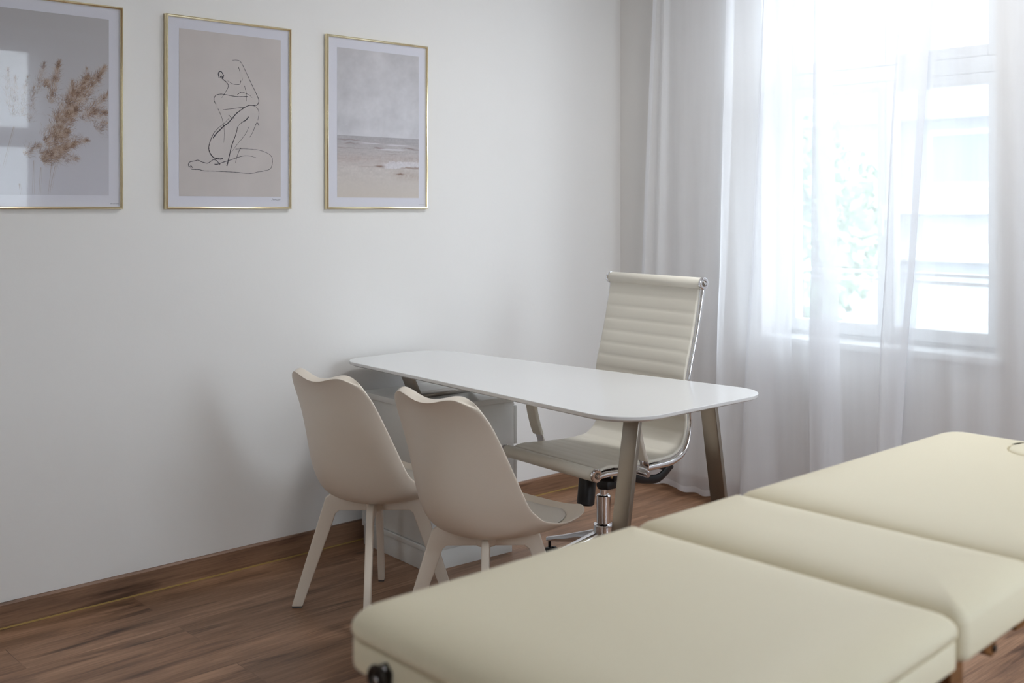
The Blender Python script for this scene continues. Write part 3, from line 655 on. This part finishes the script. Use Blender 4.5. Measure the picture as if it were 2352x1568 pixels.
for sg in (-1, 1):
    pts = []
    for p in prof:
        pts.append((p.x, sg * .236, p.z))
    # the tube runs just behind / under the sling edge
    q = catmull([(.262, sg * .240, .455), (.20, sg * .236, .458), (.10, sg * .236, .452), (-.05, sg * .236, .450), (-.125, sg * .236, .458), (-.180, sg * .236, .492), (-.203, sg * .236, .560), (-.203, sg * .236, .62), (-.195, sg * .236, .72), (-.212, sg * .236, .80), (-.236, sg * .236, .885), (-.256, sg * .238, .985), (-.270, sg * .240, 1.065)], 6)
    n = len(q); rr = [.0105 if i < n * .45 else .0105 - .0035 * min(1, (i - n * .45) / (n * .1)) for i in range(n)]
    bm = bmesh.new(); tube(bm, q, rr, 12); ft = obj('side_frame', bm, M['chrome'], oc, smooth=True)
    for s_ in (.565, .60):
        pass
    # armrest: chrome flat loop with leather sleeve
    ya = sg * .275
    lp = catmull([(.075, ya - sg * .012, .452), (.068, ya, .475), (.090, ya, .52), (.112, ya, .60), (.110, ya, .662), (.080, ya, .688), (.02, ya, .690), (-.08, ya, .684), (-.150, ya, .668), (-.184, ya - sg * .020, .640)], 6)
    def strap(bm, P, hw, th):
        vsA = []
        for i, p in enumerate(P):
            d = (P[min(i + 1, len(P) - 1)] - P[max(i - 1, 0)]); d.y = 0; d.normalize(); nn = Vector((-d.z, 0, d.x))
            vsA.append([bm.verts.new(p + Vector((0, a, 0)) + nn * b_) for a, b_ in ((-hw, -th), (hw, -th), (hw + .0, th), (-hw, th))])
        for a, b_ in zip(vsA, vsA[1:]):
            for k in range(4): bm.faces.new((a[k], a[(k + 1) % 4], b_[(k + 1) % 4], b_[k]))
        bm.faces.new(vsA[0][::-1]); bm.faces.new(vsA[-1])
    bm = bmesh.new(); strap(bm, lp, .020, .0028); am = obj('armrest', bm, M['chrome'], oc, angle=40, bevel=.001)
    bm = bmesh.new(); strap(bm, lp[9:-8], .027, .0075); obj('arm_pad', bm, M['leather'], am, bevel=.005, segs=3)
    bm = bmesh.new(); a, b_ = sorted((sg * .225, sg * .298)); ycyl(bm, .072, .448, .011, a, b_, 16); obj('arm_bolt', bm, M['chrome'], am, angle=30)
# tilt mechanism under the seat
bm = bmesh.new(); box(bm, (-.11, -.115, .428), (.17, .115, .440)); box(bm, (-.06, -.05, .385), (.10, .05, .428)); box(bm, (.10, -.165, .425), (.135, .165, .440)); box(bm, (-.115, -.215, .425), (-.08, .215, .440))
mech = obj('tilt_mechanism', bm, M['black'], oc, bevel=.003)
for sg in (-1, 1):
    bm = bmesh.new(); tube(bm, catmull([(.155, sg * .215, .435), (.09, sg * .212, .428), (.0, sg * .212, .405), (-.07, sg * .212, .400), (-.13, sg * .215, .438)], 6), .009, 8, flat=(.016, .005)); obj('seat_bracket', bm, M['black'], oc, smooth=True)
bm = bmesh.new(); lathe(bm, [(.026, -.06), (.031, -.055), (.031, .03), (.029, .035), (.027, .06)], n=22, M_=Matrix.Translation((.140, .063, .368)) @ Matrix.Rotation(R(-6), 4, 'Y')); obj('tension_knob', bm, M['black'], oc, angle=30)
bm = bmesh.new(); tube(bm, [(.06, .05, .425), (.13, .135, .418), (.155, .185, .412)], .007, 8); box(bm, (.128, .150, .392), (.175, .205, .420)); obj('lever', bm, M['black'], oc, bevel=.004)
# gas lift and base
bm = bmesh.new(); lathe(bm, [(.030, .385), (.028, .37), (.0215, .348), (.0215, .330)], n=24); obj('lift_boot', bm, M['black'], oc, angle=35)
bm = bmesh.new(); lathe(bm, [(.0145, .385), (.0145, .25)], n=20); obj('lift_piston', bm, M['chrome'], oc, angle=35)
bm = bmesh.new(); lathe(bm, [(.0215, .308), (.0265, .304), (.0268, .298), (.0268, .196)], n=28); obj('lift_column', bm, M['chrome'], oc, angle=35)
bm = bmesh.new(); lathe(bm, [(.026, .207), (.036, .201), (.0375, .194), (.0375, .12), (.030, .10)], n=30); obj('base_hub', bm, M['chrome'], oc, angle=35)
for k in range(5):
    a = R(-36 + 72 * k + 20); ca, sa = math.cos(a), math.sin(a)
    bm = bmesh.new()
    rs = []
    for (r0, zc, hw, hh) in ((.030, .150, .021, .026), (.12, .128, .017, .018), (.24, .094, .013, .011), (.300, .078, .012, .009)):
        rs.append([Vector((r0 * ca - s * hw * sa, r0 * sa + s * hw * ca, zc + t2 * hh)) for s, t2 in ((-1, -1), (1, -1), (1, .5), (.6, 1), (-.6, 1), (-1, .5))])
    loft(bm, rs); lg = obj('base_leg', bm, M['chrome'], oc, bevel=.002)
    cx_, cy_ = .290 * ca, .290 * sa
    bm = bmesh.new(); lathe(bm, [(.006, .035), (.006, .074)], (cx_, cy_), 10)
    for sd in (-1, 1):
        lathe(bm, [(.018, -.008), (.025, -.005), (.025, .005), (.018, .008)], n=18, M_=Matrix.Translation((cx_ - sd * .013 * sa - .012 * ca, cy_ + sd * .013 * ca - .012 * sa, .025)) @ Matrix.Rotation(a, 4, 'Z') @ Matrix.Rotation(PI / 2, 4, 'X'))
    box(bm, (cx_ - .012, cy_ - .012, .025), (cx_ + .012, cy_ + .012, .045))
    obj('castor', bm, M['black'], oc, angle=35)

# ------------------------------------------------------------------ massage table
TX0, TX1, TY0, TY1, TZ = -3.295, -1.465, -3.010, -2.405, .805
mt = thing('massage_table', 'folding cream padded massage table on wooden legs in the foreground', 'massage table', ((TX0 + TX1) / 2, (TY0 + TY1) / 2, 0))
ox, oy = (TX0 + TX1) / 2, (TY0 + TY1) / 2
def plan(x0, x1, inset, z, rad):
    ny = lambda x: -3.010 + .045 * (x + 2.72)
    P = [(x0 + inset - ox, ny(x0) + inset - oy), (x1 - inset - ox, ny(x1) + inset - oy), (x1 - inset - ox, TY1 - inset - oy), (x0 + inset - ox, TY1 - inset - oy)]
    return [(a, b_, z) for a, b_ in rrect(P, [max(.004, r - inset * .6) for r in rad], 8)]
SEC = [(TX0, -2.672, (.055, .022, .022, .055)), (-2.668, -2.362, (.022, .022, .022, .022)), (-2.358, TX1, (.022, .06, .06, .022))]
PAD = [(.0075, .7585), (.0035, .761), (.0005, .766), (0, .771), (.0015, .777), (.006, .783), (.014, .789), (.025, .794), (.040, .7985), (.058, .8015), (.080, .8036), (.105, .8046), (.114, .8046)]
PC = (-1.600 - ox, -2.695 - oy)
for si, (x0, x1, rad) in enumerate(SEC):
    bm = bmesh.new()
    if si == 1: loft(bm, [plan(x0, x1, .014, .7165, rad), plan(x0, x1, .014, .7185, rad)])
    else: loft(bm, [plan(x0, x1, .0055, .718, rad), plan(x0, x1, .003, .7205, rad), plan(x0, x1, .0025, .725, rad), plan(x0, x1, .0025, .754, rad), plan(x0, x1, .0045, .7575, rad)])
    fr = obj('section_board', bm, M['vinyl'], mt, smooth=True, angle=50)
    bm = bmesh.new()
    R_ = loft(bm, [plan(x0, x1, i, z, rad) for i, z in (PAD if si != 1 else [(.007, .7186), (.0025, .7215), (.0008, .728), (0, .745)] + PAD[3:])], cap1=(si != 2))
    if si == 2:      # breathing hole closed with a plug
        n = 40; ring = []
        for (k, z) in ((1.07, .8046), (1.0, .8046), (.975, .8040), (.955, .8020), (.945, .797), (.94, .780)):
            ring.append([bm.verts.new((PC[0] + .090 * k * math.cos(2 * PI * i / n), PC[1] + .072 * k * math.sin(2 * PI * i / n), z)) for i in range(n)])
        for a, b_ in zip(ring, ring[1:]):
            for k in range(n): bm.faces.new((a[k], a[(k + 1) % n], b_[(k + 1) % n], b_[k]))
        bm.faces.new(ring[-1]); bm.edges.ensure_lookup_table()
        es = []
        for lst in (R_[-1], ring[0]):
            m_ = len(lst)
            for i in range(m_):
                e = bm.edges.get((lst[i], lst[(i + 1) % m_])); es.append(e)
        bmesh.ops.triangle_fill(bm, edges=es, use_beauty=True)
    obj('cushion', bm, M['vinyl'], mt, smooth=True)
bm = bmesh.new(); n = 40
loft(bm, [[(PC[0] + .090 * k * math.cos(2 * PI * i / n), PC[1] + .072 * k * math.sin(2 * PI * i / n), z) for i in range(n)] for k, z in ((.925, .785), (.935, .797), (.925, .803), (.89, .8058), (.82, .8075), (.6, .8085), (.3, .8088))])
obj('face_hole_plug', bm, M['vinyl'], mt, smooth=True)
# latches on the near end
for yy in (-2.515, -2.900):
    x = TX0 + .0025 - ox; y = yy - oy
    bm = bmesh.new(); prism(bm, [(y - .019, .7185), (y + .019, .7185), (y + .023, .730), (y + .012, .742), (y - .008, .753), (y - .021, .743)], 'x', x - .004, x)
    lt = obj('latch', bm, M['darkmetal'], mt, bevel=.001)
    bm = bmesh.new(); tube(bm, [Vector((x - .010, y + .018 * math.cos(t), .730 + .016 * math.sin(t))) for t in [k * PI / 8 for k in range(17)]], .0035, 8, cap=False); obj('latch_ring', bm, M['darkmetal'], lt, smooth=True)
    for sy, sz in ((-.007, .744), (.012, .724)):
        bm = bmesh.new(); lathe(bm, [(.0055, .004), (.0045, .0055), (.002, .0065)], n=12, M_=Matrix.Translation((x, y + sy, sz)) @ Matrix.Rotation(-PI / 2, 4, 'Y')); obj('screw', bm, M['chrome'], lt, smooth=True)
# wooden undercarriage
def bar(a, b_, hw, hh, m=M['beech']):
    a, b_ = Vector(a), Vector(b_); d = (b_ - a).normalized(); s = d.cross(Vector((0, 0, 1)) if abs(d.z) < .9 else Vector((1, 0, 0))).normalized(); u = s.cross(d)
    bm = bmesh.new(); loft(bm, [[p + s * hw * i + u * hh * j for i, j in ((-1, -1), (1, -1), (1, 1), (-1, 1))] for p in (a, b_)]); return bm
for x in (-3.02, -2.585, -1.70):
    for y in (-2.945, -2.470):
        lg = obj('leg', bar((x - ox, y - oy, .32), (x - ox, y - oy, .7175), .014, .020), M['beech'], mt, bevel=.002)
        obj('leg_extension', bar((x + .0285 - ox, y - oy, .012), (x + .0285 - ox, y - oy, .48), .014, .013), M['beech'], lg, bevel=.002)
        bm = bmesh.new(); lathe(bm, [(.017, 0), (.017, .012)], (x + .0285 - ox, y - oy), 14); obj('leg_foot', bm, M['black'], lg, smooth=True)
        for z in (.36, .44):
            sg = -1 if y < oy else 1
            bm = bmesh.new(); lathe(bm, [(.016, 0), (.019, .006), (.017, .018), (.008, .022)], n=14, M_=Matrix.Translation((x - ox, y - oy + sg * .0205, z)) @ Matrix.Rotation(-sg * PI / 2, 4, 'X')); obj('leg_knob', bm, M['beech'], lg, smooth=True)
    obj('cross_rail', bar((x - ox, -2.9245 - oy, .60), (x - ox, -2.4905 - oy, .60), .010, .035), M['beech'], mt, bevel=.002)
# rail blocks and folding braces by the middle hinge
for y in (-2.965, -2.470):
    bm = bmesh.new(); pts = [(-2.545 - ox, .7175), (-2.500 - ox, .7175), (-2.490 - ox, .694), (-2.497 - ox, .680), (-2.508 - ox, .677), (-2.546 - ox, .700)]
    prism(bm, pts, 'y', y - oy - .012, y - oy + .012); hb = obj('hinge_block', bm, M['beech'], mt, bevel=.003)
    bm = bmesh.new(); lathe(bm, [(.006, 0), (.005, .003)], n=12, M_=Matrix.Translation((-2.503 - ox, y - oy - .0121, .690)) @ Matrix.Rotation(PI / 2, 4, 'X')); obj('bolt', bm, M['darkmetal'], hb, smooth=True)
obj('brace', bar((-2.33 - ox, -2.90 - oy, .696), (-1.90 - ox, -2.90 - oy, .573), .010, .021), M['beech'], mt, bevel=.002)
obj('brace', bar((-2.33 - ox, -2.51 - oy, .696), (-1.90 - ox, -2.51 - oy, .573), .010, .021), M['beech'], mt, bevel=.002)
obj('brace_rail', bar((-1.9 - ox, -2.93 - oy, .558), (-1.9 - ox, -2.48 - oy, .558), .010, .015), M['beech'], mt, bevel=.002)
obj('side_rail', bar((-2.335 - ox, -2.93 - oy, .6885), (-1.50 - ox, -2.93 - oy, .6885), .010, .0285), M['beech'], mt, bevel=.002)
obj('side_rail', bar((-2.34 - ox, -2.455 - oy, .7055), (-1.50 - ox, -2.455 - oy, .7055), .010, .012), M['beech'], mt, bevel=.002)

# ------------------------------------------------------------------ curtains
ZR = 2.74
def curtain(label, path, xbase, zb, hems, wave=.006, seed=1, parent=None, rot=None, name='sheer_curtain', group='sheer window curtains'):
    """path: (along, offset, lean per metre); hangs from ZR to zb; hems: vertical side hems on ('start','end')"""
    P = catmull([(a, b_, c) for a, b_, c in path], 7); n = len(P); rnd = random.Random(seed)
    zs = [zb, zb + .015, zb + .05, zb + .12, zb + .25, zb + .45, .85, 1.1, 1.35, 1.6, 1.85, 2.1, 2.35, 2.6, ZR]
    ph = [rnd.random() * 6.28 for _ in range(4)]
    dz = [0.004 * math.sin(k * .23 + ph[0]) + .003 * math.sin(k * .71 + ph[1]) for k in range(n)]
    def pos(k, z, off=0.0):
        p = P[k]; q = (z - 1.35)
        a = p.x - q * p.z + .004 * math.sin(q * 2.2 + ph[2] + k * .13) ; gat = 1 - .12 * max(0, q)
        o_ = p.y * gat * (1.15 if z < 1 else 1) + wave * math.sin(k * .45 + q * 1.4 + ph[3]) * (.5 + .5 * min(1, (ZR - z)))
        crease = .0022 * math.sin(z * 19 + k * .35) * math.exp(-((z - .62) / .28) ** 2) + .0015 * math.sin(z * 41 + k * .9) * math.exp(-((z - .35) / .2) ** 2)
        return rot(a, xbase + o_ + crease + off, z + (dz[k] if z < zb + .3 else 0)) if rot else Vector((xbase + o_ + crease + off, a, z + (dz[k] if z < zb + .3 else 0)))
    root = thing(name, label, 'curtain', tuple(pos(n // 2, zb)), 0, group)
    inv = -Vector(root.location)
    def sheet(nm, ks, zz, m, off):
        bm = bmesh.new(); V = [[bm.verts.new(pos(k, z, off) + inv) for k in ks] for z in zz]
        for a, b_ in zip(V, V[1:]):
            for k in range(len(ks) - 1): bm.faces.new((a[k], a[k + 1], b_[k + 1], b_[k]))
        o = obj(nm, bm, m, root, smooth=True); return o
    sheet('curtain_fabric', range(n), zs, M['sheer'], 0)
    sheet('bottom_hem', range(n), zs[:2] + [zb + .028], M['sheer_hem'], -.0015)
    if 'start' in hems: sheet('side_hem', range(0, 4), zs, M['sheer_hem'], -.0015)
    if 'end' in hems: sheet('side_hem', range(n - 4, n), zs, M['sheer_hem'], .0015)
    return root
P1 = [(-.262, .00, .050), (-.30, .020, .045), (-.345, -.005, .04), (-.375, .018, .03), (-.44, .012, .02), (-.50, -.004, .015), (-.565, .010, .01), (-.64, .002, .0), (-.705, .016, .0),
      (-.768, -.030, .035), (-.745, -.046, .03), (-.775, -.052, .03), (-.83, -.02, .02), (-.90, .0, .01), (-.97, .01, .0), (-1.03, .0, .0), (-1.072, .008, .0)]
P2 = [(-.930, -.062, .048), (-.965, -.072, .045), (-1.00, -.050, .03), (-1.04, -.040, .02), (-1.09, -.035, .01), (-1.15, -.030, 0), (-1.21, -.036, 0), (-1.27, -.045, .0), (-1.325, -.058, -.04), (-1.30, -.076, -.02), (-1.236, -.084, .0),
      (-1.245, -.096, 0), (-1.30, -.100, -.01), (-1.37, -.080, 0), (-1.44, -.060, 0), (-1.50, -.050, 0), (-1.56, -.045, .02), (-1.61, -.042, .03), (-1.655, -.038, .05), (-1.69, -.035, .07)]
P3 = [(-1.578, -.095, .050), (-1.605, -.108, .05), (-1.640, -.100, .05), (-1.685, -.085, .06), (-1.672, -.068, .07), (-1.648, -.062, .07), (-1.66, -.055, .06), (-1.72, -.058, .03), (-1.78, -.052, .0), (-1.84, -.060, 0), (-1.90, -.052, 0), (-1.97, -.045, 0), (-2.04, -.055, 0), (-2.11, -.045, 0), (-2.18, -.06, 0), (-2.24, -.045, 0)]
x_ = -2.30; k = 0
while x_ > -2.80: P3.append((x_, -.05 + .014 * math.sin(k * 1.9), 0)); x_ -= .07; k += 1
curtain('white sheer curtain between the picture wall and the window, left edge showing', P1, -.115, .032, ('start', 'end'), seed=3)
curtain('white sheer curtain over the middle of the window, folded once', P2, -.115, .045, ('start',), seed=5)
curtain('white sheer curtain over the right half of the window, behind the massage table', P3, -.115, .045, ('start',), seed=8)
# curtain rail on the ceiling
rl = obj('curtain_rail', boxb((-.245, -3.0, ZR + .003), (-.075, -.12, ZR + .028)), M['white_paint'], bevel=.003)
tag(rl, 'white curtain rail above the street window', 'curtain rail')
for y in (-.3, -1.6, -2.8): obj('rail_bracket', boxb((-.17, y - .015, ZR + .028), (-.15, y + .015, RZ)), M['white_paint'], rl)
# the window behind the camera has its own curtain
P5 = [(-2.50 + .05 * k, .02 * math.sin(k * 2.1), 0) for k in range(34)]
curtain('white sheer curtain at the window in the back wall', P5, 0, .045, (), seed=12, rot=lambda a, o_, z: Vector((a, RY0 + .12 + o_, z)), group='back curtain')
rb_ = obj('curtain_rail', boxb((-2.6, RY0 + .06, ZR + .003), (-.7, RY0 + .19, ZR + .028)), M['white_paint'], bevel=.003); tag(rb_, 'white curtain rail above the back window', 'curtain rail')
for x in (-2.4, -.9): obj('rail_bracket', boxb((x - .015, RY0 + .11, ZR + .028), (x + .015, RY0 + .13, RZ)), M['white_paint'], rb_)

# ------------------------------------------------------------------ outside
struct(obj('ground', boxb((.3, -40, -4.2), (60, 25, -4.0)), M['ground']))
gr = thing('window_guard_rail', 'thin white guard rail outside the window', 'railing', (.27, -1.375, 1.06))
for z in (.012, -.022):
    bm = bmesh.new(); tube(bm, [(0, -.52, z), (0, .52, z)], .009, 10); obj('rail_bar', bm, M['white_paint'], gr, smooth=True)
for y in (-.505, .505):
    obj('rail_post', boxb((-.006, y - .008, -.305 if False else -.04), (.006, y + .008, .03)), M['white_paint'], gr)
bl = thing('apartment_building', 'grey building across the street seen dimly through the curtains', 'building', (16, -2, -4))
obj('facade', boxb((0, -16, 0), (10, 22, 7.05)), M['facade'], bl)
obj('roof', boxb((-.4, -16.3, 7.05), (10.3, 22.3, 7.35)), M['facade'], bl)
for z in (1.2, 4.35, 5.25): obj('facade_band', boxb((-.25, -16.1, z), (-.001, 22.1, z + .34)), M['facade_light'], bl)
for z in (1.9, 5.75):
    for y in range(-14, 22, 3):
        f = obj('building_window', boxb((-.04, y, z), (-.001, y + 1.3, z + 1.1)), M['white_paint'], bl); obj('building_pane', boxb((-.05, y + .1, z + .1), (-.041, y + 1.2, z + 1.0)), M['dark_pane'], f)
def tree(x, y, h, r, seed, label):
    t = thing('street_tree', label, 'tree', (x, y, -4), 0, 'trees in the street'); rnd = random.Random(seed)
    bm = bmesh.new(); tube(bm, [(0, 0, 0), (.05, .03, h * .4), (-.05, 0, h * .75)], [.16, .12, .05], 10); obj('trunk', bm, M['bark'], t, smooth=True)
    bm = bmesh.new()
    for k in range(1500):
        v = Vector((rnd.gauss(0, 1), rnd.gauss(0, 1), rnd.gauss(0, 1))).normalized() * r * rnd.random() ** .4; v.z *= 1.2
        c = Vector((0, 0, h * .78)) + v; a = Vector((rnd.gauss(0, 1), rnd.gauss(0, 1), rnd.gauss(0, 1))).normalized() * .13; b_ = a.cross(Vector((rnd.gauss(0, 1), rnd.gauss(0, 1), rnd.gauss(0, 1)))).normalized() * .07
        bm.faces.new([bm.verts.new(c + q) for q in (a, b_, -a, -b_)])
    obj('foliage', bm, M['leaf'], t)
tree(9.5, 5.0, 6.6, 1.3, 1, 'green street tree outside the left half of the window')

# ------------------------------------------------------------------ added fill lamp on the ceiling (above the picture)
cl = thing('added_fill_lamp', 'round flat white fill lamp added on the ceiling above the desk', 'lamp', (LX, LY, RZ))
bm = bmesh.new(); lathe(bm, [(.27, 0), (.29, -.01), (.29, -.075), (.275, -.085), (.275, -.07)], n=48); obj('fill_lamp_housing', bm, M['white_paint'], cl, angle=35)
bm = bmesh.new(); lathe(bm, [(.274, -.072), (.274, -.088), (.26, -.105), (.20, -.109)], n=48); obj('fill_lamp_diffuser', bm, M['fill_lamp_glass'], cl, smooth=True)
